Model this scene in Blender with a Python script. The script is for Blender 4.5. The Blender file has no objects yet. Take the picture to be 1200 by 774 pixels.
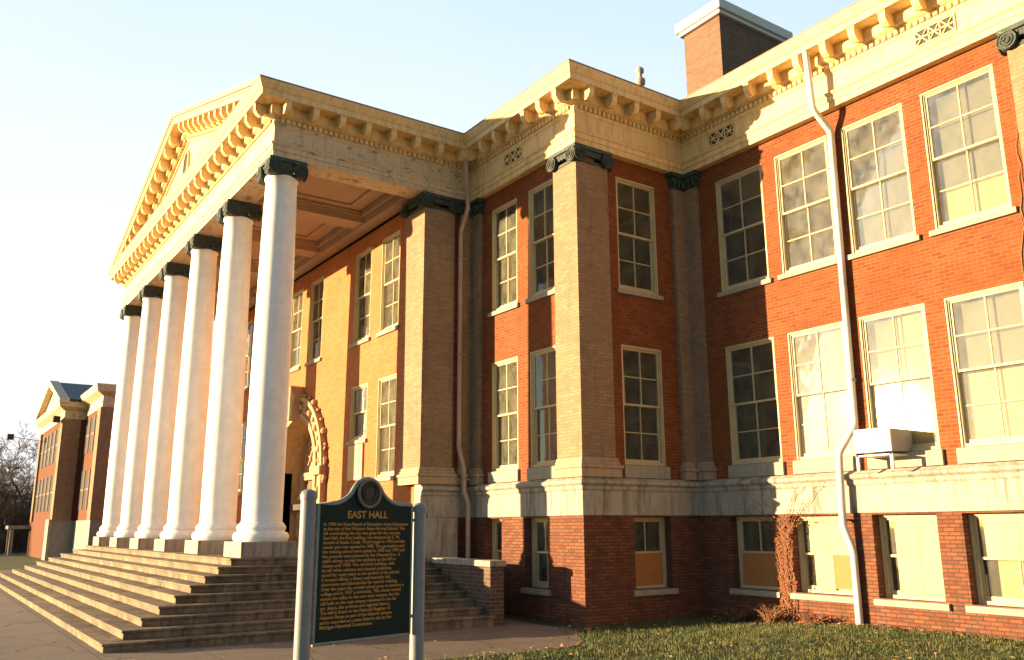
import bpy, math, random
from math import sin, cos, pi, radians as R, sqrt, atan2
from mathutils import Vector, Matrix
random.seed(7)
S = bpy.context.scene
COL = S.collection

# ------------------------------------------------------------------ camera
cd = bpy.data.cameras.new('camera'); cam = bpy.data.objects.new('camera', cd); COL.objects.link(cam)
rt = Vector((0.56476382, 0.82523869, -0.00478868)); up = Vector((0.1851615, -0.12105889, 0.97522303)); bk = Vector((0.80421206, -0.55165737, -0.22117211))
M4 = Matrix((rt, up, bk)).transposed().to_4x4(); M4.translation = (14.87771874, -12.02502668, 2.0)
cam.matrix_world = M4
cd.sensor_width = 36; cd.lens = 1008.893 / 1200 * 36; cd.shift_x = -1.57 / 1200; cd.shift_y = 1.62 / 1200
cd.clip_start = .1; cd.clip_end = 6000
S.camera = cam
# ------------------------------------------------------------------ sky, sun, exposure
SUN_EL = 6.6; SD = Vector((.525, .851, 0)).normalized()          # direction the light travels, on the ground
W = bpy.data.worlds.new('World'); S.world = W; W.use_nodes = True
nt = W.node_tree; nt.nodes.clear()
sky = nt.nodes.new('ShaderNodeTexSky'); sky.sky_type = 'NISHITA'; sky.sun_disc = False
sky.sun_elevation = R(SUN_EL); sky.sun_rotation = atan2(-SD.x, -SD.y); sky.altitude = 200; sky.air_density = 1.0; sky.dust_density = .5; sky.ozone_density = 1.6
bg = nt.nodes.new('ShaderNodeBackground'); bg.inputs[1].default_value = .064
wo = nt.nodes.new('ShaderNodeOutputWorld'); # thin bright cloud veil spread over the north-western half of the sky
tcw = nt.nodes.new('ShaderNodeTexCoord'); sxw = nt.nodes.new('ShaderNodeSeparateXYZ'); nt.links.new(tcw.outputs['Generated'], sxw.inputs[0])
dpw = nt.nodes.new('ShaderNodeVectorMath'); dpw.operation = 'DOT_PRODUCT'; dpw.inputs[1].default_value = (-.74, .67, 0); nt.links.new(tcw.outputs['Generated'], dpw.inputs[0])
mrw = nt.nodes.new('ShaderNodeMapRange'); mrw.interpolation_type = 'SMOOTHSTEP'; mrw.inputs[1].default_value = .25; mrw.inputs[2].default_value = .62; nt.links.new(dpw.outputs['Value'], mrw.inputs[0])
nzw = nt.nodes.new('ShaderNodeTexNoise'); nzw.inputs['Scale'].default_value = 1.6; nzw.inputs['Detail'].default_value = 5; mpw = nt.nodes.new('ShaderNodeMapping'); mpw.inputs['Scale'].default_value = (1, 1, 2.5)
nt.links.new(tcw.outputs['Generated'], mpw.inputs[0]); nt.links.new(mpw.outputs[0], nzw.inputs['Vector'])
adw = nt.nodes.new('ShaderNodeMath'); adw.operation = 'MULTIPLY_ADD'; adw.inputs[1].default_value = .22; nt.links.new(nzw.outputs['Fac'], adw.inputs[0]); nt.links.new(sxw.outputs[2], adw.inputs[2])
ad2 = nt.nodes.new('ShaderNodeMath'); ad2.operation = 'MULTIPLY_ADD'; ad2.inputs[1].default_value = .22; nt.links.new(sxw.outputs[0], ad2.inputs[0]); nt.links.new(adw.outputs[0], ad2.inputs[2])
rmw = nt.nodes.new('ShaderNodeValToRGB'); er = rmw.color_ramp.elements
er[0].position = 0.0; er[0].color = (.96, .975, .985, 1); er[1].position = .62; er[1].color = (.58, .78, .97, 1)
for p_, c_ in ((.22, (.92, .97, 1.0, 1)), (.38, (.80, .92, 1.0, 1))): e_ = er.new(p_); e_.color = c_
nt.links.new(ad2.outputs[0], rmw.inputs[0])
vlw = nt.nodes.new('ShaderNodeVectorMath'); vlw.operation = 'SCALE'; vlw.inputs['Scale'].default_value = .282 / .064; nt.links.new(rmw.outputs[0], vlw.inputs[0])
mxw = nt.nodes.new('ShaderNodeMix'); mxw.data_type = 'RGBA'; nt.links.new(mrw.outputs[0], mxw.inputs[0]); nt.links.new(sky.outputs[0], mxw.inputs[6]); nt.links.new(vlw.outputs[0], mxw.inputs[7])
nt.links.new(mxw.outputs[2], bg.inputs[0]); nt.links.new(bg.outputs[0], wo.inputs[0])
sl = bpy.data.lights.new('sun', 'SUN'); sl.energy = 5.0; sl.angle = R(.6); sl.color = (1, .715, .37)
so = bpy.data.objects.new('sun', sl); COL.objects.link(so)
ldir = Vector((SD.x * cos(R(SUN_EL)), SD.y * cos(R(SUN_EL)), -sin(R(SUN_EL))))
so.rotation_euler = ldir.to_track_quat('-Z', 'Y').to_euler(); so.location = (-20, -30, 20)
S.view_settings.view_transform = 'Standard'; S.view_settings.look = 'None'; S.view_settings.gamma = 1; S.view_settings.exposure = 1.95
S.cycles.max_bounces = 8; S.cycles.transparent_max_bounces = 12

# ------------------------------------------------------------------ materials
def newmat(name):
    m = bpy.data.materials.new(name); m.use_nodes = True; n = m.node_tree; b = n.nodes['Principled BSDF']; return m, n, b
def N(n, t, **k):
    x = n.nodes.new(t)
    for a, v in k.items(): setattr(x, a, v)
    return x
def coords(n, scale=(1, 1, 1)):
    tc = N(n, 'ShaderNodeTexCoord'); mp = N(n, 'ShaderNodeMapping'); mp.inputs['Scale'].default_value = scale
    n.links.new(tc.outputs['Object'], mp.inputs[0]); return mp.outputs[0]
def noise(n, vec, scale, detail=4, rough=.6):
    x = N(n, 'ShaderNodeTexNoise'); x.inputs['Scale'].default_value = scale; x.inputs['Detail'].default_value = detail; x.inputs['Roughness'].default_value = rough
    n.links.new(vec, x.inputs['Vector']); return x.outputs['Fac']
def ramp(n, fac, stops):
    r = N(n, 'ShaderNodeValToRGB'); e = r.color_ramp.elements
    while len(e) < len(stops): e.new(.5)
    for i, (p, c) in enumerate(stops): e[i].position = p; e[i].color = c if len(c) == 4 else (*c, 1)
    n.links.new(fac, r.inputs[0]); return r.outputs[0]
def mix(n, fac, a, b, mode='MIX'):
    x = N(n, 'ShaderNodeMix', data_type='RGBA', blend_type=mode)
    for sock, v in ((x.inputs[0], fac), (x.inputs[6], a), (x.inputs[7], b)):
        if hasattr(v, 'links'): n.links.new(v, sock)
        elif isinstance(v, (int, float)): sock.default_value = v
        else: sock.default_value = (*v, 1)
    return x.outputs[2]
def bump(n, b, h, s=.3, d=.02):
    x = N(n, 'ShaderNodeBump'); x.inputs['Strength'].default_value = s; x.inputs['Distance'].default_value = d
    n.links.new(h, x.inputs['Height']); n.links.new(x.outputs[0], b.inputs['Normal'])
def surf(name, c1, c2, scale=3, rough=.7, streak=None, chip=None, vscale=(1, 1, 1), bs=.15, fine=40, spec=.3):
    """noisy two-tone surface; streak = (colour, amount) of vertical dirt; chip = (colour, threshold) of flaked patches"""
    m, n, b = newmat(name); v = coords(n, vscale)
    c = ramp(n, noise(n, v, scale, 6), [(.3, c1), (.7, c2)])
    f = noise(n, v, fine, 3); c = mix(n, .35, c, ramp(n, f, [(.3, tuple(x * .72 for x in c1)), (.7, tuple(min(1, x * 1.2) for x in c2))]))
    if streak:
        s = noise(n, coords(n, (5, 5, .5)), 1.6, 6, .7); c = mix(n, ramp(n, s, [(.48, (0, 0, 0)), (.72, (streak[1],) * 3)]), c, streak[0])
    if chip:
        s = noise(n, coords(n, (1, 1, 2.6)), 3.1, 9, .72); c = mix(n, ramp(n, s, [(chip[1], (0, 0, 0)), (chip[1] + .03, (.85,) * 3)]), c, chip[0])
    n.links.new(c, b.inputs['Base Color']); b.inputs['Roughness'].default_value = rough; b.inputs['Specular IOR Level'].default_value = spec
    if bs: bump(n, b, f, bs)
    return m
def brick(name, a, c, mortar, bw=.215, rh=.075, ms=.009, var=.5, bs=.5, dirt=(.05, .04, .035), da=.45):
    m, n, b = newmat(name); tc = N(n, 'ShaderNodeTexCoord'); sx = N(n, 'ShaderNodeSeparateXYZ'); n.links.new(tc.outputs['Object'], sx.inputs[0])
    ad = N(n, 'ShaderNodeMath', operation='ADD'); n.links.new(sx.outputs[0], ad.inputs[0]); n.links.new(sx.outputs[1], ad.inputs[1])
    cx = N(n, 'ShaderNodeCombineXYZ'); n.links.new(ad.outputs[0], cx.inputs[0]); n.links.new(sx.outputs[2], cx.inputs[1])
    t = N(n, 'ShaderNodeTexBrick'); n.links.new(cx.outputs[0], t.inputs['Vector'])
    t.inputs['Scale'].default_value = 1; t.inputs['Brick Width'].default_value = bw; t.inputs['Row Height'].default_value = rh; t.inputs['Mortar Size'].default_value = ms
    t.inputs['Color1'].default_value = (*a, 1); t.inputs['Color2'].default_value = (*c, 1); t.inputs['Mortar'].default_value = (*mortar, 1); t.inputs['Bias'].default_value = 0; t.inputs['Mortar Smooth'].default_value = .3
    v = tc.outputs['Object']
    col = mix(n, ramp(n, noise(n, v, .9, 7, .65), [(.35, (0, 0, 0)), (.7, (var,) * 3)]), t.outputs[0], tuple(x * .62 for x in a))
    col = mix(n, ramp(n, noise(n, coords(n, (3, 3, .45)), 1.3, 7, .7), [(.52, (0, 0, 0)), (.75, (da,) * 3)]), col, dirt)
    col = mix(n, ramp(n, noise(n, v, 11, 3), [(.55, (0, 0, 0)), (.8, (.3,) * 3)]), col, tuple(min(1, x * 1.7 + .02) for x in c))
    n.links.new(col, b.inputs['Base Color']); b.inputs['Roughness'].default_value = .88; b.inputs['Specular IOR Level'].default_value = .2
    inv = N(n, 'ShaderNodeMath', operation='SUBTRACT'); inv.inputs[0].default_value = 1; n.links.new(t.outputs[1], inv.inputs[1]); bump(n, b, inv.outputs[0], bs, .006)
    return m
M = {}
M['brick'] = brick('red_brick', (.25, .072, .021), (.145, .037, .013), (.23, .11, .06), var=.75)
M['facade'] = brick('weathered_red_brick', (.46, .165, .062), (.36, .12, .045), (.38, .20, .10), da=.3)
M['base_brick'] = brick('dark_basement_brick', (.23, .085, .045), (.115, .042, .028), (.05, .035, .028), rh=.072, bw=.22, ms=.010, bs=.8, da=.75)
M['tan_brick'] = brick('tan_pilaster_brick', (.35, .23, .145), (.25, .16, .105), (.22, .15, .105), da=.45)
M['grey_stone'] = surf('grey_foundation_stone', (.22, .20, .19), (.30, .28, .26), 2, .9)
M['far_brick'] = brick('dull_red_brick', (.17, .055, .030), (.13, .042, .024), (.12, .06, .04))
M['gutter'] = surf('rusty_gutter_edge', (.20, .13, .09), (.30, .21, .14), 4, .6)
M['cheek_brick'] = brick('grimy_cheek_wall_brick', (.16, .095, .065), (.085, .05, .038), (.20, .17, .14), rh=.085, bw=.25, ms=.012, bs=.8)
M['trim'] = surf('cream_trim_paint', (.70, .50, .24), (.78, .58, .30), 2, .6, streak=((.30, .20, .11), .65), chip=((.28, .22, .17), .66))
M['trim_worn'] = surf('flaking_trim_paint', (.56, .45, .30), (.62, .51, .35), 2, .7, streak=((.26, .20, .14), .6), chip=((.20, .18, .17), .56))
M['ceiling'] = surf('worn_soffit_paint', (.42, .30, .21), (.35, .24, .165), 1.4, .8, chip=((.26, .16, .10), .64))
M['stone'] = surf('grey_limestone', (.29, .26, .225), (.44, .39, .33), 2.5, .85, streak=((.09, .08, .078), .95), bs=.3)
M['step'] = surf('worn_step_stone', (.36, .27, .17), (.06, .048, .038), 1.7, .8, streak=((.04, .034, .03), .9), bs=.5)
M['white'] = surf('white_column_paint', (.88, .88, .90), (.90, .90, .91), 1.0, .45, streak=((.62, .58, .56), .3), fine=3, bs=0)
M['bronze'] = surf('weathered_dark_green_capital', (.022, .034, .034), (.07, .09, .08), 7, .55, chip=((.24, .26, .21), .62), bs=.5)
M['frame'] = surf('cream_window_paint', (.46, .37, .21), (.55, .45, .27), 4, .5, streak=((.28, .24, .18), .5), bs=.1)
M['sill'] = surf('pale_sill_stone', (.28, .25, .21), (.38, .34, .28), 5, .8, streak=((.2, .18, .16), .6))
M['ply'] = surf('plywood', (.34, .135, .045), (.42, .18, .065), 3, .7, vscale=(1, 1, 7), bs=.1)
M['cream_board'] = surf('cream_board', (.46, .35, .15), (.58, .46, .24), 1.6, .6, bs=.05)
M['blind'] = surf('dull_roller_blind', (.25, .23, .185), (.20, .185, .15), 2, .8, bs=.03)
M['curtain'] = surf('white_curtain', (.72, .74, .72), (.56, .58, .57), 5, .9, vscale=(6, 6, .6), bs=.1)
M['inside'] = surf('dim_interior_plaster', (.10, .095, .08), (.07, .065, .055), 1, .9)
M['dark'] = surf('black_metal', (.02, .02, .02), (.035, .035, .035), 8, .5)
M['roof'] = surf('dark_slate_roof', (.055, .07, .095), (.09, .105, .13), 6, .7, vscale=(1, 1, 3))
M['pipe'] = surf('painted_downpipe', (.72, .70, .68), (.62, .58, .55), 4, .4, streak=((.30, .18, .11), .6), bs=.03, spec=.5)
M['pipe_rust'] = surf('reddish_downpipe', (.46, .33, .28), (.38, .25, .20), 3, .5, streak=((.20, .10, .07), .6), bs=.03, spec=.5)
M['cap_stone'] = surf('white_chimney_cap', (.66, .62, .54), (.74, .70, .62), 4, .7)
M['chim_brick'] = brick('chimney_brick', (.22, .13, .085), (.15, .085, .06), (.20, .14, .10))
M['steel'] = surf('galvanised_post', (.19, .19, .205), (.26, .26, .275), 6, .5, streak=((.18, .16, .16), .5), bs=.03, spec=.5)
M['green'] = surf('dark_green_enamel', (.003, .016, .014), (.006, .023, .020), 3, .55, bs=.05, spec=.2)
M['gold'] = surf('gold_lettering', (.66, .30, .06), (.52, .22, .05), 9, .5, bs=0)
M['brass'] = surf('tarnished_bronze', (.12, .085, .06), (.20, .14, .10), 9, .4, spec=.6)
M['ac'] = surf('white_enamel_metal', (.66, .66, .64), (.56, .55, .52), 5, .4, streak=((.30, .16, .08), .8), chip=((.40, .22, .10), .62))
M['ac_grey'] = surf('grey_metal_case', (.30, .28, .26), (.36, .34, .31), 5, .5)
M['bark'] = surf('grey_brown_bark', (.085, .06, .045), (.12, .09, .07), 9, .9)
M['vine'] = surf('dry_vine_stem', (.20, .11, .06), (.28, .16, .09), 9, .9)
M['leafred'] = surf('rust_red_leaf', (.15, .04, .02), (.26, .09, .04), 5, .8, bs=0)
M['leafbrown'] = surf('fallen_brown_leaf', (.36, .20, .08), (.50, .34, .14), 3, .8, bs=0)
M['door'] = surf('dark_wood_door', (.09, .04, .02), (.14, .065, .03), 3, .5, vscale=(1, 1, .3))
M['hedge'] = surf('brown_thicket', (.030, .022, .016), (.060, .044, .030), 2, .9)
# glass
m, n, b = newmat('window_glass'); n.nodes.remove(b); out = n.nodes['Material Output']
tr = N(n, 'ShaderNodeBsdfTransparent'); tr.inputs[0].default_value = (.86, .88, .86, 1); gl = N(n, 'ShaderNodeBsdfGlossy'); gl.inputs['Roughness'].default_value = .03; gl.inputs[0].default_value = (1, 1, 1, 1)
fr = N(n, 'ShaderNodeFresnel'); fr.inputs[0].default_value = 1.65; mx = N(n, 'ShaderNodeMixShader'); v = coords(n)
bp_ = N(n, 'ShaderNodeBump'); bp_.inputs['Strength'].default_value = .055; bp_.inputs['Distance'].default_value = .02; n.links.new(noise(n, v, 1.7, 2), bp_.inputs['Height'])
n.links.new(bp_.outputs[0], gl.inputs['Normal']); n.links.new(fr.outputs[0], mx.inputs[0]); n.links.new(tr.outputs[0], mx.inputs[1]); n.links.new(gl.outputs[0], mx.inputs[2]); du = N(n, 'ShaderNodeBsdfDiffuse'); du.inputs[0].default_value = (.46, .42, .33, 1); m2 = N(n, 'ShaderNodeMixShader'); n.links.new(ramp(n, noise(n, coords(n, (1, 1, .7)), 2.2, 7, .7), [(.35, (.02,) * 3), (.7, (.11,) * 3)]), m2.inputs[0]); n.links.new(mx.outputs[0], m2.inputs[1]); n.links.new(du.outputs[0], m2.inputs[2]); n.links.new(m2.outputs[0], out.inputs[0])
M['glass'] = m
# grass
m, n, b = newmat('grass_blade'); v = coords(n)
n.links.new(ramp(n, noise(n, v, 1.1, 8, .75), [(.36, (.16, .13, .045)), (.5, (.075, .095, .022)), (.66, (.045, .075, .016))]), b.inputs['Base Color']); b.inputs['Roughness'].default_value = .7; M['blade'] = m
m, n, b = newmat('lawn_ground'); v = coords(n)
c = ramp(n, noise(n, v, .8, 9, .75), [(.34, (.085, .07, .035)), (.5, (.045, .065, .018)), (.7, (.035, .06, .015))]); n.links.new(c, b.inputs['Base Color']); b.inputs['Roughness'].default_value = .95; bump(n, b, noise(n, v, 25, 5), .8, .05); M['lawn'] = m
# paving
m, n, b = newmat('brownish_concrete_paving'); v = coords(n)
c = ramp(n, noise(n, v, .55, 8, .7), [(.3, (.12, .095, .08)), (.52, (.18, .145, .12)), (.72, (.14, .105, .085))])
c = mix(n, ramp(n, noise(n, v, 24, 4), [(.4, (0, 0, 0)), (.75, (.4,) * 3)]), c, (.13, .10, .085))
br = N(n, 'ShaderNodeTexBrick'); n.links.new(v, br.inputs['Vector']); br.offset = 0; br.inputs['Scale'].default_value = 1; br.inputs['Brick Width'].default_value = 1.55; br.inputs['Row Height'].default_value = 1.55; br.inputs['Mortar Size'].default_value = .012
c = mix(n, br.outputs[1], c, (.07, .055, .045)); vo = N(n, 'ShaderNodeTexVoronoi'); vo.feature = 'DISTANCE_TO_EDGE'; vo.inputs['Scale'].default_value = .42; wv = N(n, 'ShaderNodeVectorMath', operation='MULTIPLY_ADD'); nn = N(n, 'ShaderNodeTexNoise'); nn.inputs['Scale'].default_value = 2.2; nn.inputs['Detail'].default_value = 6; n.links.new(v, nn.inputs['Vector']); n.links.new(nn.outputs['Color'], wv.inputs[0]); wv.inputs[1].default_value = (.5, .5, .5); n.links.new(v, wv.inputs[2]); n.links.new(wv.outputs[0], vo.inputs['Vector']); c = mix(n, ramp(n, vo.outputs['Distance'], [(.004, (.8,) * 3), (.012, (0, 0, 0))]), c, (.05, .04, .032)); n.links.new(c, b.inputs['Base Color']); b.inputs['Roughness'].default_value = .85; bump(n, b, noise(n, v, 60, 3), .35, .01); M['pave'] = m

# ------------------------------------------------------------------ mesh helpers
class MB:
    def __init__(s): s.v = []; s.f = []; s.m = []; s.sm = []
    def add(s, vs, fs, mi=0, smooth=False):
        o = len(s.v); s.v += [tuple(p) for p in vs]
        for f in fs: s.f.append(tuple(i + o for i in f)); s.m.append(mi); s.sm.append(smooth)
    def quad(s, a, b, c, d, mi=0): s.add([a, b, c, d], [(0, 1, 2, 3)], mi)
    def box(s, x0, x1, y0, y1, z0, z1, mi=0):
        s.add([(x0, y0, z0), (x1, y0, z0), (x1, y1, z0), (x0, y1, z0), (x0, y0, z1), (x1, y0, z1), (x1, y1, z1), (x0, y1, z1)],
              [(3, 2, 1, 0), (4, 5, 6, 7), (0, 1, 5, 4), (1, 2, 6, 5), (2, 3, 7, 6), (3, 0, 4, 7)], mi)
    def extr(s, poly, f0, f1, mi=0):
        """closed polygon poly extruded between maps f0 and f1 (each 2D point -> 3D)"""
        k = len(poly); vs = [f0(*p) for p in poly] + [f1(*p) for p in poly]
        s.add(vs, [tuple(range(k - 1, -1, -1)), tuple(range(k, 2 * k))] + [(i, (i + 1) % k, k + (i + 1) % k, k + i) for i in range(k)], mi)
    def cyl(s, p0, p1, r0, r1=None, n=16, mi=0, smooth=True, caps=True):
        r1 = r0 if r1 is None else r1; p0 = Vector(p0); p1 = Vector(p1); a = (p1 - p0).normalized()
        e = a.orthogonal().normalized(); g = a.cross(e)
        vs = [p0 + (e * cos(t) + g * sin(t)) * r0 for t in [2 * pi * i / n for i in range(n)]] + [p1 + (e * cos(t) + g * sin(t)) * r1 for t in [2 * pi * i / n for i in range(n)]]
        s.add(vs, [(i, (i + 1) % n, n + (i + 1) % n, n + i) for i in range(n)], mi, smooth)
        if caps: s.add(vs, [tuple(range(n - 1, -1, -1)), tuple(range(n, 2 * n))], mi)
    def tube(s, pts, rs, n=8, mi=0):
        pts = [Vector(p) for p in pts]; rs = rs if isinstance(rs, (list, tuple)) else [rs] * len(pts); vs = []; e = None
        for i, p in enumerate(pts):
            a = (pts[min(i + 1, len(pts) - 1)] - pts[max(i - 1, 0)]).normalized()
            if e is None: e = a.orthogonal().normalized()
            e = (e - a * e.dot(a)).normalized(); g = a.cross(e)
            vs += [p + (e * cos(2 * pi * j / n) + g * sin(2 * pi * j / n)) * rs[i] for j in range(n)]
        fs = [(i * n + j, i * n + (j + 1) % n, (i + 1) * n + (j + 1) % n, (i + 1) * n + j) for i in range(len(pts) - 1) for j in range(n)]
        s.add(vs, fs, mi, True); s.add(vs, [tuple(range(n - 1, -1, -1)), tuple(range((len(pts) - 1) * n, len(pts) * n))], mi)
    def lathe(s, prof, cx, cy, n=32, mi=0, smooth=True):
        vs = [(cx + r * cos(2 * pi * j / n), cy + r * sin(2 * pi * j / n), z) for r, z in prof for j in range(n)]
        s.add(vs, [(i * n + j, i * n + (j + 1) % n, (i + 1) * n + (j + 1) % n, (i + 1) * n + j) for i in range(len(prof) - 1) for j in range(n)], mi, smooth)
        s.add(vs[:n], [tuple(range(n - 1, -1, -1))], mi); s.add(vs[-n:], [tuple(range(n))], mi)
    def sweep(s, path, prof, mi=0):
        """closed profile (offset outward, z) along an open axis-aligned 2D path, mitred"""
        P = [Vector(p) for p in path]; k = len(prof); D = [(P[i + 1] - P[i]).normalized() for i in range(len(P) - 1)]; O = [Vector((-d.y, d.x)) for d in D]; vs = []
        for i, p in enumerate(P):
            if i == 0: o = O[0]
            elif i == len(P) - 1: o = O[-1]
            else: o = O[i - 1] + O[i] if abs(O[i - 1].dot(O[i])) < .01 else O[i]
            vs += [(p.x + o.x * a, p.y + o.y * a, z) for a, z in prof]
        fs = [(i * k + j, (i + 1) * k + j, (i + 1) * k + (j + 1) % k, i * k + (j + 1) % k) for i in range(len(P) - 1) for j in range(k)]
        s.add(vs, fs + [tuple(range(k)), tuple(range((len(P) - 1) * k + k - 1, (len(P) - 1) * k - 1, -1))], mi)
    def mesh(s, name, mats):
        me = bpy.data.meshes.new(name); me.from_pydata(s.v, [], s.f)
        for m_ in (mats if isinstance(mats, (list, tuple)) else [mats]): me.materials.append(M[m_])
        me.polygons.foreach_set('material_index', s.m); me.polygons.foreach_set('use_smooth', s.sm); me.update(); return me
    def build(s, name, mats, parent=None, loc=None, rz=0):
        o = bpy.data.objects.new(name, s.mesh(name, mats)); COL.objects.link(o)
        if parent: o.parent = parent
        if loc: o.location = loc
        o.rotation_euler.z = rz; return o
def tag(o, label=None, cat=None, group=None, kind=None):
    for k, v in (('label', label), ('category', cat), ('group', group), ('kind', kind)):
        if v: o[k] = v
    return o
def empty(name, loc=(0, 0, 0), rz=0):
    o = bpy.data.objects.new(name, None); COL.objects.link(o); o.location = loc; o.rotation_euler.z = rz; o.empty_display_size = .3; return o
def inst(me, name, parent, loc=(0, 0, 0), rz=0):
    o = bpy.data.objects.new(name, me); COL.objects.link(o); o.parent = parent; o.location = loc; o.rotation_euler.z = rz; return o
def bevel(o, w=.008, seg=2):
    b_ = o.modifiers.new('bevel', 'BEVEL'); b_.width = w; b_.segments = seg; b_.limit_method = 'ANGLE'; return o
def ss(a, b_, x):
    t = max(0, min(1, (x - a) / (b_ - a))); return t * t * (3 - 2 * t)

# ------------------------------------------------------------------ key dimensions
B = 3.587; XC = -13.787; XR = -4.69; XL = 2 * XC - XR; XP = 2 * XC     # XR/XL: sides of the portico block, XP: far pavilion corner
PC = -5.70; CY = -5.365; SP = 3.488; PLAT = 1.36
ZB = 2.23; ZT = 3.06; ZC = 10.52; ZF = 10.91; ZTOP = 12.57
def gh(x, y):
    return -.07 * ss(-9, -1.5, y) * ss(-6, -1, x) + .17 * ss(.8, 5, x) * ss(-5, 2, y) - .30 * ss(-28, -52, x) - .22 * ss(6, 16, -y) * ss(9, 3, x) * 0

# ------------------------------------------------------------------ ground
def pave_xr(y): return 2.4 - 1.9 * ss(-2.6, -.45, y) ** 1.5
def paved(x, y): return (-40 < x < pave_xr(y) and y < -.45)
xs = sorted(set([-3000, -1500, -700, -300, -160] + [-120 + 4 * i for i in range(20)] + [-40 + .8 * i for i in range(48)] + [-1.6 + .25 * i for i in range(50)] + [11 + 1.5 * i for i in range(10)] + [30, 60, 150, 500, 3000]))
ys = sorted(set([-3000, -900, -300, -120, -60, -30] + [-22 + i for i in range(12)] + [-10 + .25 * i for i in range(60)] + [5 + 2 * i for i in range(12)] + [40, 80, 200, 600, 3000]))
g = MB(); nx = len(xs)
g.add([(x, y, gh(x, y) - (.05 if paved(x + .3, y) and paved(x - .3, y) and paved(x, y + .3) else 0)) for y in ys for x in xs], [(j * nx + i, j * nx + i + 1, (j + 1) * nx + i + 1, (j + 1) * nx + i) for j in range(len(ys) - 1) for i in range(nx - 1)], 0, True)
tag(g.build('lawn_ground', 'lawn'), kind='structure')
pv = MB(); rows = [-30, -24, -20] + [-17 + .5 * i for i in range(27)] + [-3.4 + .15 * i for i in range(20)]; fx = [0, .1, .2, .3, .4, .5, .6, .65, .7, .75, .8, .84, .88, .92, .95, .97, .985, 1]
k = len(fx)
vs = []
for y in rows:
    xr = pave_xr(y) + .04 * sin(y * 3.1) + .03 * sin(y * 7.7)
    for f in fx: x = -40 + f * (xr + 40); vs.append((x, y, gh(x, y) + .006))
pv.add(vs, [(j * k + i, j * k + i + 1, (j + 1) * k + i + 1, (j + 1) * k + i) for j in range(len(rows) - 1) for i in range(k - 1)], 0, True)
tag(pv.build('pavement', 'pave'), kind='structure')

# ------------------------------------------------------------------ the school hall
hall = empty('school_building', (0, 0, 0))
tag(hall, 'large red brick school hall with six white columns, cream pediment and tan brick pilasters', 'building')

def mapper(orient, c):
    return {'S': lambda u, z, d: (u, c + d, z), 'E': lambda u, z, d: (c - d, u, z), 'W': lambda u, z, d: (c + d, u, z)}[orient]
def wall(orient, c, u0, u1, z0, z1, ops, mat, name='wall', th=.44):
    f = mapper(orient, c); mb = MB(); us = sorted(set([u0, u1] + [o[0] for o in ops] + [o[1] for o in ops])); zs = sorted(set([z0, z1] + [o[2] for o in ops] + [o[3] for o in ops]))
    us = [u for u in us if u0 <= u <= u1]; zs = [z for z in zs if z0 <= z <= z1]
    for a, b_ in zip(us, us[1:]):
        for c0, c1 in zip(zs, zs[1:]):
            mu, mz = (a + b_) / 2, (c0 + c1) / 2
            if any(o[0] < mu < o[1] and o[2] < mz < o[3] for o in ops): continue
            mb.quad(f(a, c0, 0), f(b_, c0, 0), f(b_, c1, 0), f(a, c1, 0)); mb.quad(f(a, c0, th), f(b_, c0, th), f(b_, c1, th), f(a, c1, th))
    for o in ops:
        a, b_, c0, c1 = o
        mb.quad(f(a, c0, 0), f(a, c0, th), f(a, c1, th), f(a, c1, 0)); mb.quad(f(b_, c0, 0), f(b_, c0, th), f(b_, c1, th), f(b_, c1, 0))
        mb.quad(f(a, c1, 0), f(b_, c1, 0), f(b_, c1, th), f(a, c1, th)); mb.quad(f(a, c0, 0), f(b_, c0, 0), f(b_, c0, th), f(a, c0, th))
    for (a, b_) in ((u0, u1),):
        mb.quad(f(a, z0, 0), f(a, z0, th), f(a, z1, th), f(a, z1, 0)); mb.quad(f(b_, z0, 0), f(b_, z0, th), f(b_, z1, th), f(b_, z1, 0))
    return mb.build(name, mat, hall)

# --- windows: local space, faces -Y, origin at the middle of the opening's bottom edge in the wall's outer face
CACHE = {}
def win_meshes(w, h, kind):
    key = (round(w, 2), round(h, 2), kind)
    if key in CACHE: return CACHE[key]
    f = MB(); hw = w / 2 - .002; h -= .002; c = .062; D0, D1 = .034, .19
    f.box(-hw, -hw + c, D0, D1, 0, h); f.box(hw - c, hw, D0, D1, 0, h); f.box(-hw + c, hw - c, D0, D1, h - c, h); f.box(-hw + c, hw - c, D0, D1, 0, .06)
    f.box(-hw + .002, -hw + .035, D0 - .03, D0, .001, h - .001); f.box(hw - .035, hw - .002, D0 - .03, D0, .001, h - .001); f.box(-hw + .035, hw - .035, D0 - .03, D0, h - .04, h - .001)
    gx = hw - c; z0 = .06; z1 = h - c; zm = (z0 + z1) / 2; glass = MB()
    if kind == 'gate': rows = (0, 0)
    def sash(za, zb, d, cols, rws, bot):
        st = .042; f.box(-gx, -gx + st, d, d + .045, za, zb); f.box(gx - st, gx, d, d + .045, za, zb); f.box(-gx + st, gx - st, d, d + .045, zb - st, zb); f.box(-gx + st, gx - st, d, d + .045, za, za + bot)
        for i in range(1, cols): x = -gx + 2 * gx * i / cols; f.box(x - .012, x + .012, d + .006, d + .04, za + bot, zb - st)
        for i in range(1, rws): z = za + bot + (zb - st - za - bot) * i / rws; f.box(-gx + st, gx - st, d + .008, d + .038, z - .011, z + .011)
        glass.box(-gx + st - .005, gx - st + .005, d + .02, d + .026, za + bot - .005, zb - st + .005)
    rws = 2 if kind == 'tall' else 1
    sash(zm - .02, z1, .062, 2, rws, .045); sash(z0, zm + .022, .112, 2, rws, .075)
    CACHE[key] = (f.mesh('window_frame', 'frame'), glass.mesh('pane', 'glass')); return CACHE[key]
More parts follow.
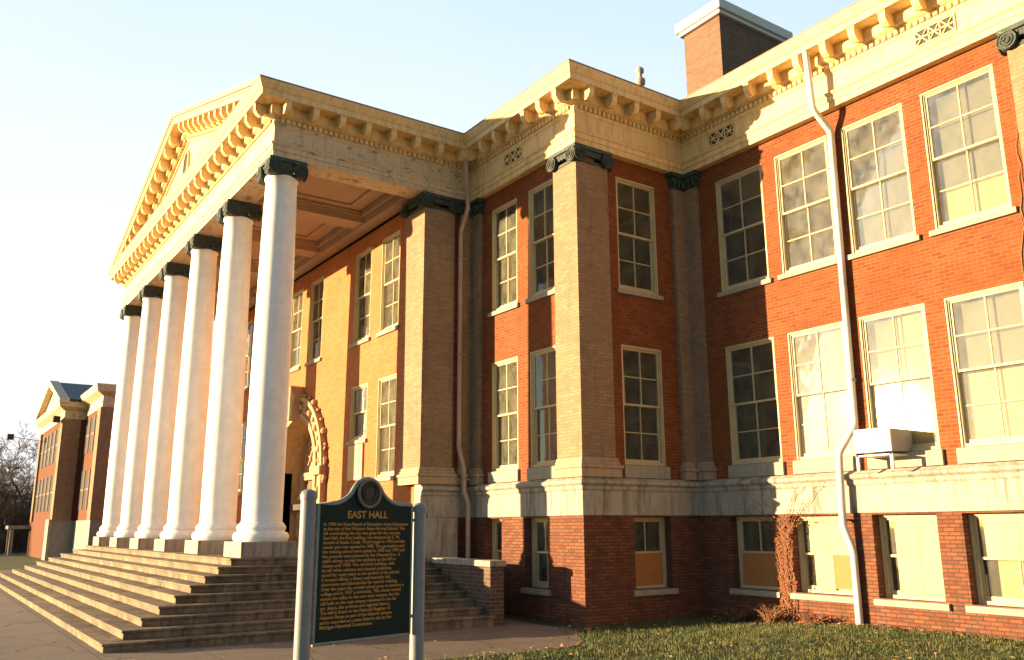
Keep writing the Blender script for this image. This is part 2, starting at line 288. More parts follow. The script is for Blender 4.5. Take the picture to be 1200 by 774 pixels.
def sill_mesh(w, rec=.1, hh=.11):
    key = ('s', round(w, 2), rec, hh)
    if key not in CACHE:
        s_ = MB(); ex = .09 if hh < .2 else .06; s_.extr([(-.07 - rec, -.02 - hh), (-.07 - rec, -.02), (-rec, -.008), (-rec, -.02 - hh)], lambda y, z: (-w / 2 - ex, y, z), lambda y, z: (w / 2 + ex, y, z)); s_.extr([(-rec, -.10), (-rec, -.008), (.12, .004), (.12, -.10)], lambda y, z: (-w / 2 + .004, y, z), lambda y, z: (w / 2 - .004, y, z)); CACHE[key] = s_.mesh('sill', 'sill')
    return CACHE[key]
def window(orient, c, u0, u1, z0, z1, kind='tall', fills=(), sill=True, label=None):
    """fills: (part name, material, x0, x1, z0, z1 as fractions of the glazed area, depth)"""
    w = u1 - u0; h = z1 - z0; uc = (u0 + u1) / 2; fm, gm = win_meshes(w, h, kind)
    rec = .20 if kind == 'short' and z0 < 2 else .003
    loc = {'S': (uc, c + rec, z0), 'E': (c - rec, uc, z0), 'W': (c + rec, uc, z0)}[orient]; rz = {'S': 0, 'E': pi / 2, 'W': -pi / 2}[orient]
    o = inst(fm, 'window', hall, loc, rz)
    if label: o['label'] = label
    inst(gm, 'pane', o)
    if sill: inst(sill_mesh(w, rec, .28 if z0 == MAIN[0] and c > -1 else .11), 'sill', o)
    gw = w - .126; gh_ = h - .125
    for nm, mt, a, b_, c0, c1, d in fills:
        d -= .115 if d > .2 else .045; mb = MB(); x0 = -gw / 2 + gw * a; x1 = -gw / 2 + gw * b_; za = .06 + gh_ * c0; zb = .06 + gh_ * c1
        if nm == 'curtain':
            k_ = 24; P = [(x0 + (x1 - x0) * i / k_, d + .03 * sin(i * 1.7) + .01 * sin(i * 4.1)) for i in range(k_ + 1)]
            mb.add([(x, y, za) for x, y in P] + [(x, y, zb) for x, y in P], [(i, i + 1, k_ + 2 + i, k_ + 1 + i) for i in range(k_)], 0, True)
        else: mb.box(x0, x1, d, d + .008, za, zb)
        ob = mb.build(nm, mt, o)
    return o

# openings: (u0, u1, z0, z1)
MAIN = (3.38, 6.20); UPP = (7.58, 10.45); BAS = (.62, 2.20)
WA = [(-3.84, -2.64), (-2.12, -.92)]; WS = [(1.35, 2.65)]; WB = [(.97, 2.42), (2.80, 4.24), (4.60, 6.04), (6.43, 7.88)]
WF = [(-7.72, -6.52), (-9.62, -8.42), (-13.42, -12.22)]; WF = WF + [(2 * XC - b_, 2 * XC - a) for a, b_ in WF]
BA = [(-3.95, -3.2), (-2.22, -1.3)]; BS = [(1.45, 2.60)]; BB = [(.93, 2.15), (2.60, 3.98), (4.56, 5.88), (6.36, 7.85)]
SH = .12
mir = lambda L: [(2 * XC - b_, 2 * XC - a) for a, b_ in L]
def ops(L, *zz): return [(a, b_, z0, z1) for a, b_ in L for z0, z1 in zz]
XE = 15.0
wall('S', SH, XR + .0, -.002, ZT, ZF, ops(WA, MAIN, UPP), 'facade' if 0 else 'brick')
wall('E', -SH, SH + .44, B + SH, ZT, ZF, ops(WS, MAIN, UPP), 'brick')
wall('S', B + SH, -.1, XE, ZT, ZF, ops(WB, MAIN, UPP), 'brick')
lowF = [(-7.72, -6.52, *MAIN), (-9.62, -8.42, 4.55, 6.20), (2 * XC + 6.52, 2 * XC + 7.72, *MAIN), (2 * XC + 8.42, 2 * XC + 9.62, 4.55, 6.20)]
AR = 1.75; SPR = 3.9; DOOR = (XC - AR, XC + AR, PLAT, SPR + AR)
wall('S', -1.3, XL + .12, XR - .12, PLAT - .1, ZF, ops(WF, UPP) + lowF + [DOOR], 'facade')
wall('E', XR - .12, -.96, SH, ZT, ZF, [], 'brick'); wall('W', XL + .12, -.96, SH, ZT, ZF, [], 'brick')
wall('S', SH, XP, XL, ZT, ZF, ops(mir(WA), MAIN, UPP), 'brick'); wall('W', XP + SH, SH + .44, B + SH, ZT, ZF, [], 'brick'); wall('S', B + SH, -48, XP + .1, ZT, ZF, [], 'brick')
for nm_, (o_, c_, a_, b_, L) in {'A': ('S', 0, XR, 0, BA), 'S': ('E', 0, .44, B, BS), 'B': ('S', B, 0, XE, BB), 'M': ('S', 0, XP, XL, []), 'MW': ('W', XP, .44, B, []), 'MB': ('S', B, -48, XP, []), 'K': ('E', XR, -1.5, 0, []), 'KW': ('W', XL, -1.5, 0, [])}.items():
    wall(o_, c_, a_, b_, -.5, ZB, ops(L, BAS), 'base_brick', 'basement_wall')
# band of stone over the basement
PATH = [(XE, B), (0, B), (0, 0), (XR, 0), (XR, -1.5)]
PATHL = [(XL, -1.5), (XL, 0), (XP, 0), (XP, B), (-48, B)]
bprof = [(.05, ZB), (.05, 2.76), (.085, 2.80), (.085, 2.87), (.15, 2.92), (.15, 2.985), (.11, 3.0), (.02, ZT), (-.3, ZT), (-.3, ZB)]
for P_ in (PATH, PATHL):
    mb = MB(); mb.sweep(P_, bprof); bevel(mb.build('stone_band', 'stone', hall), .012)
# fillings of the windows
def bl(a, b_, c0, c1, m='blind', d=.34): return ('blind', m, a, b_, c0, c1, d)
def cu(a, b_, c0, c1, d=.36): return ('curtain', 'curtain', a, b_, c0, c1, d)
window('S', SH, *WA[0], *UPP, fills=[]); window('S', SH, *WA[1], *UPP, fills=[cu(.3, .6, 0, .12)])
window('S', SH, *WA[0], *MAIN, fills=[bl(.1, .95, .5, .68, 'cream_board')]); window('S', SH, *WA[1], *MAIN, fills=[cu(.2, .95, .0, .98)])
window('E', -SH, *WS[0], *UPP, fills=[('notice', 'cream_board', .0, .48, .58, .76, .29), cu(.70, .92, .36, .95)]); window('E', -SH, *WS[0], *MAIN, fills=[])
window('S', B + SH, *WB[0], *UPP, fills=[]); window('S', B + SH, *WB[0], *MAIN, fills=[cu(.12, .62, 0, .5), ('paper', 'cream_board', .02, .5, .52, .6, .33)])
window('S', B + SH, *WB[1], *UPP, fills=[bl(.0, 1, .52, 1), bl(.3, 1, 0, .52)]); window('S', B + SH, *WB[2], *UPP, fills=[bl(0, 1, 0, 1)])
window('S', B + SH, *WB[3], *UPP, fills=[bl(0, 1, .28, 1), bl(.04, 1, 0, .27, 'cream_board')])
window('S', B + SH, *WB[1], *MAIN, fills=[bl(.0, 1, .5, 1), bl(.05, 1, 0, .48, 'cream_board')])
window('S', B + SH, *WB[2], *MAIN, fills=[bl(0, .48, .62, 1), bl(0, .48, .5, .62, 'cream_board'), bl(.5, 1, .5, 1, 'cream_board'), bl(.05, 1, 0, .48, 'cream_board', .345)])
window('S', B + SH, *WB[3], *MAIN, fills=[bl(0, 1, .5, 1), bl(.06, 1, 0, .48, 'cream_board')])
for i, (a, b_) in enumerate(WF): window('S', -1.3, a, b_, *UPP, fills=[bl(0, 1, .0 if i % 2 == 0 else .45, 1)])
for i, (a, b_, c0, c1) in enumerate(lowF):
    if c0 > 4:
        window('S', -1.3, a, b_, c0, c1, 'short', fills=[bl(.5, 1, 0, 1)]); p_ = MB(); p_.box(a + .1, b_ - .1, -1.36, -1.302, 3.36, 4.40); p_.build('blocked_window_panel', 'cream_board', hall)
    else: window('S', -1.3, a, b_, c0, c1, fills=[bl(.0, 1, .55, 1), ('paper', 'cream_board', .05, .72, .26, .48, .33)])
window('S', 0, *BA[0], *BAS, 'short', sill=True); window('S', 0, *BA[1], *BAS, 'short', fills=[bl(0, 1, .52, 1)])
ply = lambda a=0, b_=1, c1=.5, d=.128: ('plywood_board', 'ply', a, b_, .0, c1, d)
window('E', 0, *BS[0], *BAS, 'short', fills=[ply()]); window('S', B, *BB[0], *BAS, 'short', fills=[ply()])
bd = lambda a, b_, c0, c1, m_='cream_board': ('cover_board', m_, a, b_, c0, c1, .096)
window('S', B, *BB[1], *BAS, 'short', fills=[bd(.17, .56, .5, 1), bd(.567, .995, .5, 1), bd(.24, .60, .01, .495), bd(.607, .995, .03, .495, 'ply')])
window('S', B, *BB[2], *BAS, 'short', fills=[bd(.20, .6, .01, 1), bd(.607, .995, .01, 1)])
window('S', B, *BB[3], *BAS, 'short', fills=[bd(.13, .56, .5, 1), bd(.567, .995, .5, 1), bl(.2, .98, 0, .5, 'cream_board', .32)])
for a, b_ in mir(WA):
    for zz in (MAIN, UPP): window('S', SH, a, b_, *zz)
# inside partitions and floors keep the rooms dim
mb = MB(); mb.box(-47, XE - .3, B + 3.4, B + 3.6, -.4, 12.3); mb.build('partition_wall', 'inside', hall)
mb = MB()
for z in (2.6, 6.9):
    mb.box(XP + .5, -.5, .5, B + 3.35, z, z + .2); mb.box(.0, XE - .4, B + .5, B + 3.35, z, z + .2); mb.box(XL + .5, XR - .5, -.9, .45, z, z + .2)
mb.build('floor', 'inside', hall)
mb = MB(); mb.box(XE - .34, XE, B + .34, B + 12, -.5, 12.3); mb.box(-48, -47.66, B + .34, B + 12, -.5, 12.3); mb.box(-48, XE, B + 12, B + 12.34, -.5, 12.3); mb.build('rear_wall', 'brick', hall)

# --- pilasters and capitals
def volute(mb, p, nrm, r, dep):
    nrm = Vector(nrm); p = Vector(p); mb.cyl(p, p + nrm * dep, r, r, 20)
    for q, d in ((.98, .018), (.62, .030), (.28, .045)):
        e = Vector((0, 0, 1)); gg = nrm.cross(e); mb.tube([p + nrm * (dep + d * .3) + (e * sin(t) + gg * cos(t)) * (r * (q + .1 * t / 6.28)) for t in [2 * pi * i / 14 for i in range(15)]], r * .10, 5)
def capital(x0, x1, y0, y1, faces, parent, z0=ZC, z1=ZF, solid=None):
    mb = MB(); h = z1 - z0 - .004; pr = .05
    X0, X1, Y0, Y1 = x0 - (pr if 'W' in faces else 0), x1 + (pr if 'E' in faces else 0), y0 - (pr if 'S' in faces else 0), y1 + (pr if 'N' in faces else 0)
    if solid != 'L': mb.box(X0 - .05, X1 + .05, Y0 - .05 if 'S' in faces else Y0, Y1 + .05 if 'N' in faces else Y1, z1 - .10, z1 - .004); mb.box(X0, X1, Y0, Y1, z1 - .24, z1 - .10)
    mb.box(x0 - .02, x1 + .02, y0 - .02, y1 + (.02 if 'N' in faces else 0), z0 - .02, z0 + .05)
    r = h * .43; zc = z1 - .10 - r * .9
    if 'S' in faces:
        for x in (x0 + .06, x1 - .06): volute(mb, (x, y0 + .02, zc), (0, -1, 0), r, .12)
        k_ = int((x1 - x0) / .11)
        for i in range(1, k_): xx = x0 + (x1 - x0) * i / k_; mb.cyl((xx, y0 - .03, z1 - .27), (xx, y0 - .03, z1 - .13), .02, .045, 8)
    if 'N' in faces:
        for x in (x0 + .06, x1 - .06): volute(mb, (x, y1 - .02, zc), (0, 1, 0), r, .12)
    if 'E' in faces:
        for y in (y0 + .06, y1 - .06): volute(mb, (x1 - .02, y, zc), (1, 0, 0), r, .12)
        k_ = int((y1 - y0) / .11)
        for i in range(1, k_): yy = y0 + (y1 - y0) * i / k_; mb.cyl((x1 + .03, yy, z1 - .27), (x1 + .03, yy, z1 - .13), .02, .045, 8)
    if 'W' in faces:
        for y in (y0 + .06, y1 - .06): volute(mb, (x0 + .02, y, zc), (-1, 0, 0), r, .12)
    return mb.build('capital', 'bronze', parent)
def pil_base(boxes, parent):
    mb = MB()
    for x0, x1, y0, y1, fc in boxes:
        for zz0, zz1, e in ((ZT, ZT + .20, .10), (ZT + .20, ZT + .28, .13), (ZT + .28, ZT + .36, .07), (ZT + .36, ZT + .43, .045)):
            mb.box(x0 - (e if 'W' in fc else 0), x1 + (e if 'E' in fc else 0), y0 - (e if 'S' in fc else 0), y1 + (e if 'N' in fc else 0), zz0, zz1)
    return bevel(mb.build('base', 'tan_stone', parent), .015)
M['tan_stone'] = surf('tan_base_stone', (.36, .26, .18), (.42, .30, .21), 4, .85, streak=((.12, .1, .08), .5))
def pilaster(x0, x1, y0, y1, fc):
    mb = MB(); mb.box(x0, x1, y0, y1, ZT, ZC - .02); p_ = mb.build('pilaster', 'tan_brick', hall); capital(x0, x1, y0, y1, fc, p_); pil_base([(x0, x1, y0, y1, fc)], p_); return p_
pilaster(-.90, 0, 0, .98, 'SEN'); pilaster(-5.80, XR, -1.5, -.55, 'SEN'); pilaster(8.22, 9.30, B, B + .15, 'SEW')
pilaster(XL, XL + 1.11, -1.5, -.55, 'SW'); pilaster(XP, XP + .9, 0, .98, 'SW')
def concave(xa, ya, wx, wy):
    """L-shaped pilaster folded into an inner corner at (xa, ya)"""
    mb = MB(); mb.box(xa - .12, xa, ya - wy, ya, ZT, ZC - .02); mb.box(xa - .12, xa + wx, ya, ya + .12, ZT, ZC - .02)
    p_ = mb.build('pilaster', 'tan_brick', hall); pil_base([(xa - .12, xa, ya - wy, ya - .14, 'ES'), (xa - .12, xa + wx, ya, ya + .12, 'ES')], p_)
    c_ = MB()
    for z0, z1, e in ((ZF - .11, ZF - .004, .12), (ZF - .25, ZF - .11, .06), (ZC - .02, ZC + .14, .02)):
        c_.box(xa - .1, xa + e, ya - wy - e, ya - e, z0, z1); c_.box(xa - .1, xa + wx + e, ya - e, ya + .1, z0 - .001, z1 - .001)
    for q in (.10, .24, .38):
        c_.cyl((xa + .05, ya - q, ZC + .02), (xa + .07, ya - q, ZC + .18), .03, .05, 8)
        c_.cyl((xa + q, ya - .05, ZC + .02), (xa + q, ya - .07, ZC + .18), .03, .05, 8)
    c_.build('capital', 'bronze', p_)
concave(0, B, .40, .40); concave(XR, 0, .40, .36)
mb = MB(); mb.box(-5.95, XR + .16, -1.62, -.45, -.5, ZB - .003); bevel(mb.build('pedestal', 'stone', hall), .02)

# --- portico columns
for i in range(6):
    x = XC + 2.5 * SP - i * SP; o = MB()
    prof = [(.455 - .075 * max(0, (t - .25) / .75) ** 1.4, 2.14 + (10.55 - 2.14) * t) for t in [j / 14 for j in range(15)]]
    prof = [(.50, 2.10), (.47, 2.12)] + prof; prof[-1:] = [(.38, 10.42), (.41, 10.44), (.41, 10.49), (.38, 10.51), (.38, 10.56)]
    o.lathe(prof, 0, 0, 48); col = o.build('column', 'white', hall, (x, CY, 0))
    b_ = MB(); b_.lathe([(.58, 1.70), (.62, 1.76), (.62, 1.84), (.58, 1.90), (.53, 1.91), (.52, 1.94), (.545, 1.97), (.545, 2.03), (.51, 2.07), (.49, 2.10)], 0, 0, 48); b_.build('base', 'white', col)
    b_ = MB(); b_.box(-.64, .64, -.64, .64, PLAT, 1.70); bevel(b_.build('plinth', 'stone', col), .015)
    cp = capital(-.375, .375, -.375, .375, 'SNEW', col, 10.50)
# --- entablature and cornice
FULL = [(XE, B), (0, B), (0, 0), (XR, 0), (XR, PC), (XL, PC), (XL, 0), (XP, 0), (XP, B), (-48, B)]
ent = [(.075, ZF), (.075, 11.05), (.10, 11.055), (.10, 11.18), (.13, 11.20), (.15, 11.25), (.07, 11.30), (.07, 11.68), (.10, 11.72), (.12, 11.78), (-.62, 11.78), (-.62, ZF)]
cor = [(.10, 11.78), (.10, 11.90), (.16, 11.93), (.22, 11.97), (.22, 12.21), (.585, 12.21), (.585, 12.35), (.61, 12.37), (.63, 12.40), (.69, 12.52), (.69, 12.57), (-.62, 12.60), (-.62, 11.78)]
def cut(mat, path):
    mb = MB(); mb.sweep(path, ent); mb.build('entablature', mat, hall)
cut('trim', FULL[:4]); cut('trim_worn', [(XR, 0.0), (XR, PC), (XR - .0001, PC)][:2]) if 0 else None
mb = MB(); mb.sweep(FULL[3:7], ent); mb.build('entablature', 'trim_worn', hall)
mb = MB(); mb.sweep(FULL[6:], ent); mb.build('entablature', 'trim', hall)
dn = MB(); dn.sweep(FULL, cor); cornice = bpy.data.objects.new('cornice', bpy.data.meshes.new('cornice')); COL.objects.link(cornice); cornice.parent = hall
mb = MB(); mb.sweep(FULL, [(.70, 12.565), (.70, 12.60), (.3, 12.64), (-.62, 12.64), (-.62, 12.602)]); mb.build('gutter_edge', 'gutter', cornice)
bk_ = MB(); bk_.extr([(0, 0), (.10, .0), (.13, -.06), (.20, -.075), (.27, -.03), (.33, .06), (.33, .20), (0, .20)][::-1], lambda a, z: (-.075, -a, z), lambda a, z: (.075, -a, z))
bk_.box(-.09, .09, -.345, .0, .20, .235)
bkm = bk_.mesh('bracket', 'trim')
nb = 0
def along(p, q, cb, pitch, margin):
    p = Vector(p); q = Vector(q); L = (q - p).length; d = (q - p).normalized(); o = Vector((-d.y, d.x)); k_ = max(1, round((L - 2 * margin) / pitch)); st = (L - 2 * margin) / k_
    for i in range(k_ + 1): cb(p + d * (margin + st * i), d, o)
segs = [((XE, B), (0, B), .3, .55), ((0, B), (0, 0), .6, .1), ((0, 0), (XR, 0), .1, .6), ((XR, 0), (XR, PC), .6, .1), ((XR, PC), (XL, PC), .1, .1)]
for p, q, m0, m1 in segs:
    d = (Vector(q) - Vector(p)).normalized(); pp = Vector(p) + d * m0; qq = Vector(q) - d * m1
    def cb(c, d, o): inst(bkm, 'bracket', cornice, (c.x + o.x * .215, c.y + o.y * .215, 11.975), atan2(-o.x, o.y) + pi if 0 else atan2(o.y, o.x) + pi / 2)
    along(pp, qq, cb, .70, 0)
    def cd_(c, d, o):
        a = c - d * .04 + o * .09; b2 = c + d * .04 + o * .155; dn.box(min(a.x, b2.x), max(a.x, b2.x), min(a.y, b2.y), max(a.y, b2.y), 11.79, 11.898)
    along(p, q, cd_, .14, .1)
cornice.data = dn.mesh('cornice', 'trim')
# frieze grilles
def grille(orient, c, u, z=11.50, w=.78):
    f = mapper(orient, c); mb = MB(); dk = MB(); a = u - w / 2; b_ = u + w / 2
    def bx(u0, u1, z0, z1, d0, d1, m_):
        P = [f(u0, z0, d0), f(u1, z1, d1)]; m_.box(min(P[0][0], P[1][0]), max(P[0][0], P[1][0]), min(P[0][1], P[1][1]), max(P[0][1], P[1][1]), z0, z1)
    bx(a, b_, z - .15, z + .15, -.012, 0, dk)
    g_ = dk.build('vent_grille', 'dark', hall)
    for (u0, u1, z0, z1) in ((a - .03, b_ + .03, z + .15, z + .18), (a - .03, b_ + .03, z - .18, z - .15), (a - .03, a, z - .15, z + .15), (b_, b_ + .03, z - .15, z + .15), (a, b_, z - .015, z + .015), (u - .13, u - .10, z - .15, z + .15), (u + .10, u + .13, z - .15, z + .15)): bx(u0, u1, z0, z1, -.03, 0, mb)
    for k_ in range(3):
        uc = a + w * (k_ + .5) / 3
        for s_ in (-1, 1):
            p0 = f(uc - .11, z - .14 * s_, -.022); p1 = f(uc + .11, z + .14 * s_, -.022); mb.cyl(p0, p1, .018, .018, 5)
    mb.build('lattice', 'trim', g_)
grille('S', B - .07, 1.45); grille('S', B - .07, 7.0); grille('S', -.07, -2.5); grille('S', B - .07, 12.6)

# --- pediment
SL = (15.71 - 12.57) / (XC + 2 * 0 - (XR + .69)) * -1     # rise per metre
xe = XR + .69
ped = MB()
tb = 12.36
ped.extr([(XR - .02, tb), (XC, tb + SL * (XR - .02 - XC)), (XL + .02, tb)], lambda x, z: (x, PC - .01, z), lambda x, z: (x, PC + .35, z))
ped.f = ped.f
pediment = ped.build('pediment', 'trim', hall)
rk = [(.06, 11.70), (.06, 11.80), (.10, 11.90), (.16, 11.93), (.22, 11.97), (.22, 12.21), (.589, 12.21), (.589, 12.35), (.614, 12.37), (.634, 12.40), (.694, 12.52), (.694, 12.574), (-.3, 12.60), (-.3, 11.70)]
rake = MB()
for s_ in (1, -1):
    fa = lambda a: XR + max(a, 0) - .004
    rake.extr(rk, lambda a, z: (fa(a) if s_ == 1 else 2 * XC - fa(a), PC - a, z + SL * (xe - fa(a))), lambda a, z: (XC, PC - a, z + SL * (xe - XC)))
rd = rake
L_ = xe - XC; kk = 13
rbk = {}
for s_ in (1, -1):
    me = MB(); sh = -s_ * SL
    src = [(0, 0), (.10, .0), (.13, -.06), (.20, -.075), (.27, -.03), (.33, .06), (.33, .235), (0, .235)]
    me.extr(src[::-1], lambda a, z: (-.08, -a, z - sh * .08), lambda a, z: (.08, -a, z + sh * .08)); bm_ = me.mesh('bracket', 'trim')
    for i in range(1, kk + 1):
        d = 1.05 + (L_ - 1.35) * (i - .5) / kk; inst(bm_, 'bracket', pediment, (XC + s_ * (L_ - d), PC - .215, 11.97 + SL * d))
    nd = int((L_ - .8) / .14)
    for i in range(nd):
        d = .9 + .14 * i
        if d > L_ - .08: break
        x = XC + s_ * (L_ - d); z = 11.80 + SL * d
        rd.extr([(x - .04, z - sh * .04), (x + .04, z + sh * .04), (x + .04, z + .10 + sh * .04), (x - .04, z + .10 - sh * .04)], lambda a, b2: (a, PC - .155, b2), lambda a, b2: (a, PC - .08, b2))
rd.build('raking_cornice', 'trim', pediment)
ov = MB(); ring = MB(); cz = 14.02; n_ = 28
ov.extr([(XC - .1 + .30 * cos(2 * pi * i / n_), cz + .48 * sin(2 * pi * i / n_)) for i in range(n_)], lambda a, z: (a, PC - .03, z), lambda a, z: (a, PC - .012, z))
ring.tube([(XC - .1 + .33 * cos(2 * pi * i / n_), PC - .04, cz + .52 * sin(2 * pi * i / n_)) for i in range(n_ + 1)], .05, 8)
o_ = ov.build('oval_opening', 'dark', pediment); ring.build('opening_moulding', 'trim', pediment)
gr = MB()
zt = 12.61
xi = xe - .3
gr.extr([(xi, zt - .02), (XC, zt + SL * L_ - .1), (2 * XC - xi, zt - .02), (2 * XC - xi, zt - .10), (XC, zt - .20 + SL * L_), (xi, zt - .10)], lambda x, z: (x, PC - .66, z), lambda x, z: (x, 6, z))
gr.extr([(xe - .7, 12.56), (XC, 12.48 + SL * L_), (2 * XC - xe + .7, 12.56)], lambda x, z: (x, 5.6, z), lambda x, z: (x, 5.9, z))
gr.box(XP + .4, -.4, .4, B + 12, 12.3, 12.55); gr.box(-47.8, XE - .3, B + .5, B + 12.2, 12.28, 12.5)
roof = gr.build('roof', 'roof', hall)
# portico ceiling with coffers
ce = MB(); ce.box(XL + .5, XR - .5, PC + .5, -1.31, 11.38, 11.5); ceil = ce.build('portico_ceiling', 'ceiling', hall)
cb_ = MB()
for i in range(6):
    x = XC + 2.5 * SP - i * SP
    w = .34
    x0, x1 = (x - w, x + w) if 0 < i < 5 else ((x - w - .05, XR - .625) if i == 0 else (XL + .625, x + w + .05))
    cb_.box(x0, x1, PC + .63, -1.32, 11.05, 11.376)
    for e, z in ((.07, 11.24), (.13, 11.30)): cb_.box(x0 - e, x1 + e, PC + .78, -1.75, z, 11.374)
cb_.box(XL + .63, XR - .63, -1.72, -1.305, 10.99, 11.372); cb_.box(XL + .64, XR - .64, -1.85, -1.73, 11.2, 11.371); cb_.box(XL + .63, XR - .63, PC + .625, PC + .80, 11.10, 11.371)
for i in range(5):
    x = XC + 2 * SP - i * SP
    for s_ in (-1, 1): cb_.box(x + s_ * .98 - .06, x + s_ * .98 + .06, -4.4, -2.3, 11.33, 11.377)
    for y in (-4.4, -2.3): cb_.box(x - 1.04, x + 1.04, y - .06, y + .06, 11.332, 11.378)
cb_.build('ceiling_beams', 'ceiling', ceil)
# arched doorway
ar = MB(); n_ = 24
def arc(r, t, y): return (XC + r * cos(t), y, SPR + r * sin(t))
T = [pi * i / n_ for i in range(n_ + 1)]
for r0, r1, ya in ((AR, AR + .18, -1.46), (AR + .18, AR + .62, -1.40), (AR + .62, AR + .76, -1.50)):
    for a, b_ in zip(T, T[1:]):
        P = [arc(r0, a, ya), arc(r1, a, ya), arc(r1, b_, ya), arc(r0, b_, ya)]; Q = [(x, -1.29 if r0 > AR else -.30, z) for x, y, z in P]
        ar.add(P + Q, [(0, 1, 2, 3), (0, 3, 7, 4), (1, 2, 6, 5)])
for s_ in (-1, 1):
    for r0, r1, ya in ((AR, AR + .18, -1.46), (AR + .18, AR + .62, -1.40), (AR + .62, AR + .76, -1.50)):
        xa, xb = sorted((XC + s_ * r0, XC + s_ * r1)); ar.box(xa, xb, ya, -1.29 if r0 > AR else -.30, PLAT, SPR)
    ar.box(*sorted((XC + s_ * (AR + .0), XC + s_ * (AR + .82))), -1.58, -1.505, SPR - .25, SPR + .02)
door = ar.build('arched_doorway', 'carved', hall) if 0 else None
M['carved'] = surf('carved_doorway_stone', (.36, .24, .14), (.50, .35, .20), 3, .8, streak=((.2, .13, .08), .6), bs=.6)
door = ar.build('arched_doorway', 'carved', hall)
cv = MB(); random.seed(3)
for i in range(17):
    t = pi * (i + .5) / 17; x, y, z = arc(AR + .40, t, -1.42)
    s = .10 + .04 * (i % 2); cv.lathe([(.01, z - s), (s * .8, z - s * .6), (s, z), (s * .8, z + s * .6), (.01, z + s)], x, y + .02, 10)
    x, y, z = arc(AR + .80, t, -1.38); s = .07 + .05 * ((i + 1) % 3 == 0); cv.lathe([(.01, z - s), (s * .8, z - s * .6), (s, z), (s * .8, z + s * .6), (.01, z + s)], x, y + .02, 8)
cv.extr([(-.24, 5.6), (.24, 5.6), (.30, 6.2), (.48, 6.4), (.26, 6.5), (.15, 6.72), (0, 6.8), (-.15, 6.72), (-.26, 6.5), (-.48, 6.4), (-.30, 6.2)], lambda a, z: (XC + a, -1.72, z), lambda a, z: (XC + a, -1.31, z))
for s_ in (-1, 1):
    for z in (1.9, 2.5, 3.1): cv.lathe([(.01, z - .2), (.13, z - .1), (.15, z), (.13, z + .1), (.01, z + .2)], XC + s_ * (AR + .4), -1.42, 10)
    cv.tube([(XC + s_ * (2.50 + .10 * sin(q * 1.9)), -1.40, 3.4 + q * .16) for q in range(8)], [.08 - .006 * q for q in range(8)], 7)
cv.build('carved_ornament', 'carved', door)
dd = MB()
for s_ in (-1, 1): dd.box(*sorted((XC + s_ * .03, XC + s_ * 1.30)), -.50, -.42, PLAT, 3.62)
dl = dd.build('door_leaves', 'door', door)
hh = MB()
for s_ in (-1, 1): hh.cyl((XC + s_ * .16, -.56, 2.35), (XC + s_ * .16, -.56, 2.75), .02)
hh.build('handle', 'brass', dl)
ty = MB(); ty.extr([arc(1.75, t, 0)[::2] for t in T], lambda a, z: (a, -.46, z), lambda a, z: (a, -.36, z))
ty.box(XC - 1.75, XC + 1.75, -.62, -.34, 3.64, 3.90)
for s_ in (-1, 1): ty.box(*sorted((XC + s_ * 1.32, XC + s_ * 1.75)), -.60, -.36, PLAT, 3.638)
def scroll(x, z, r, turns, sg):
    ty.tube([(x + sg * r * (1 - .8 * q / 18) * cos(q / 18 * turns * 6.28), -.50, z + r * (1 - .8 * q / 18) * sin(q / 18 * turns * 6.28)) for q in range(19)], [.055 - .0015 * q for q in range(19)], 6)
for s_ in (-1, 1):
    scroll(XC + s_ * .55, 4.45, .34, 1.4, s_); scroll(XC + s_ * 1.18, 4.30, .26, 1.3, -s_); scroll(XC + s_ * .50, 5.05, .24, 1.2, -s_); scroll(XC + s_ * .95, 4.85, .18, 1.2, s_)
    for z in (1.8, 2.4, 3.0): ty.lathe([(.01, z - .22), (.10, z - .1), (.12, z), (.10, z + .1), (.01, z + .22)], XC + s_ * 1.53, -.60, 8)
ty.lathe([(.01, 4.1), (.18, 4.25), (.22, 4.6), (.16, 4.95), (.20, 5.1), (.01, 5.4)], XC, -.50, 12)
ty.build('carved_tympanum', 'carved', door)

# --- chimney and roof pipe
cx0, cx1, cyy0, cyy1 = -2.50, -1.02, 6.6, 9.7
mb = MB(); mb.box(cx0, cx1, cyy0, cyy1, 12.3, 17.5); ch = mb.build('chimney', 'chim_brick', hall)
mb = MB(); mb.box(cx0 - .12, cx1 + .12, cyy0 - .12, cyy1 + .12, 17.30, 17.42); mb.box(cx0 - .2, cx1 + .2, cyy0 - .2, cyy1 + .2, 17.42, 17.74); bevel(mb.build('chimney_cap', 'cap_stone', ch), .02)
mb = MB(); mb.lathe([(.075, 12.3), (.075, 13.74), (.13, 13.76), (.14, 13.90), (.10, 13.94), (.055, 13.98), (.06, 14.08), (.11, 14.12), (.11, 14.22), (.02, 14.3)], -.83, 3.0, 14); mb.build('roof_finial', 'pipe_rust', hall)
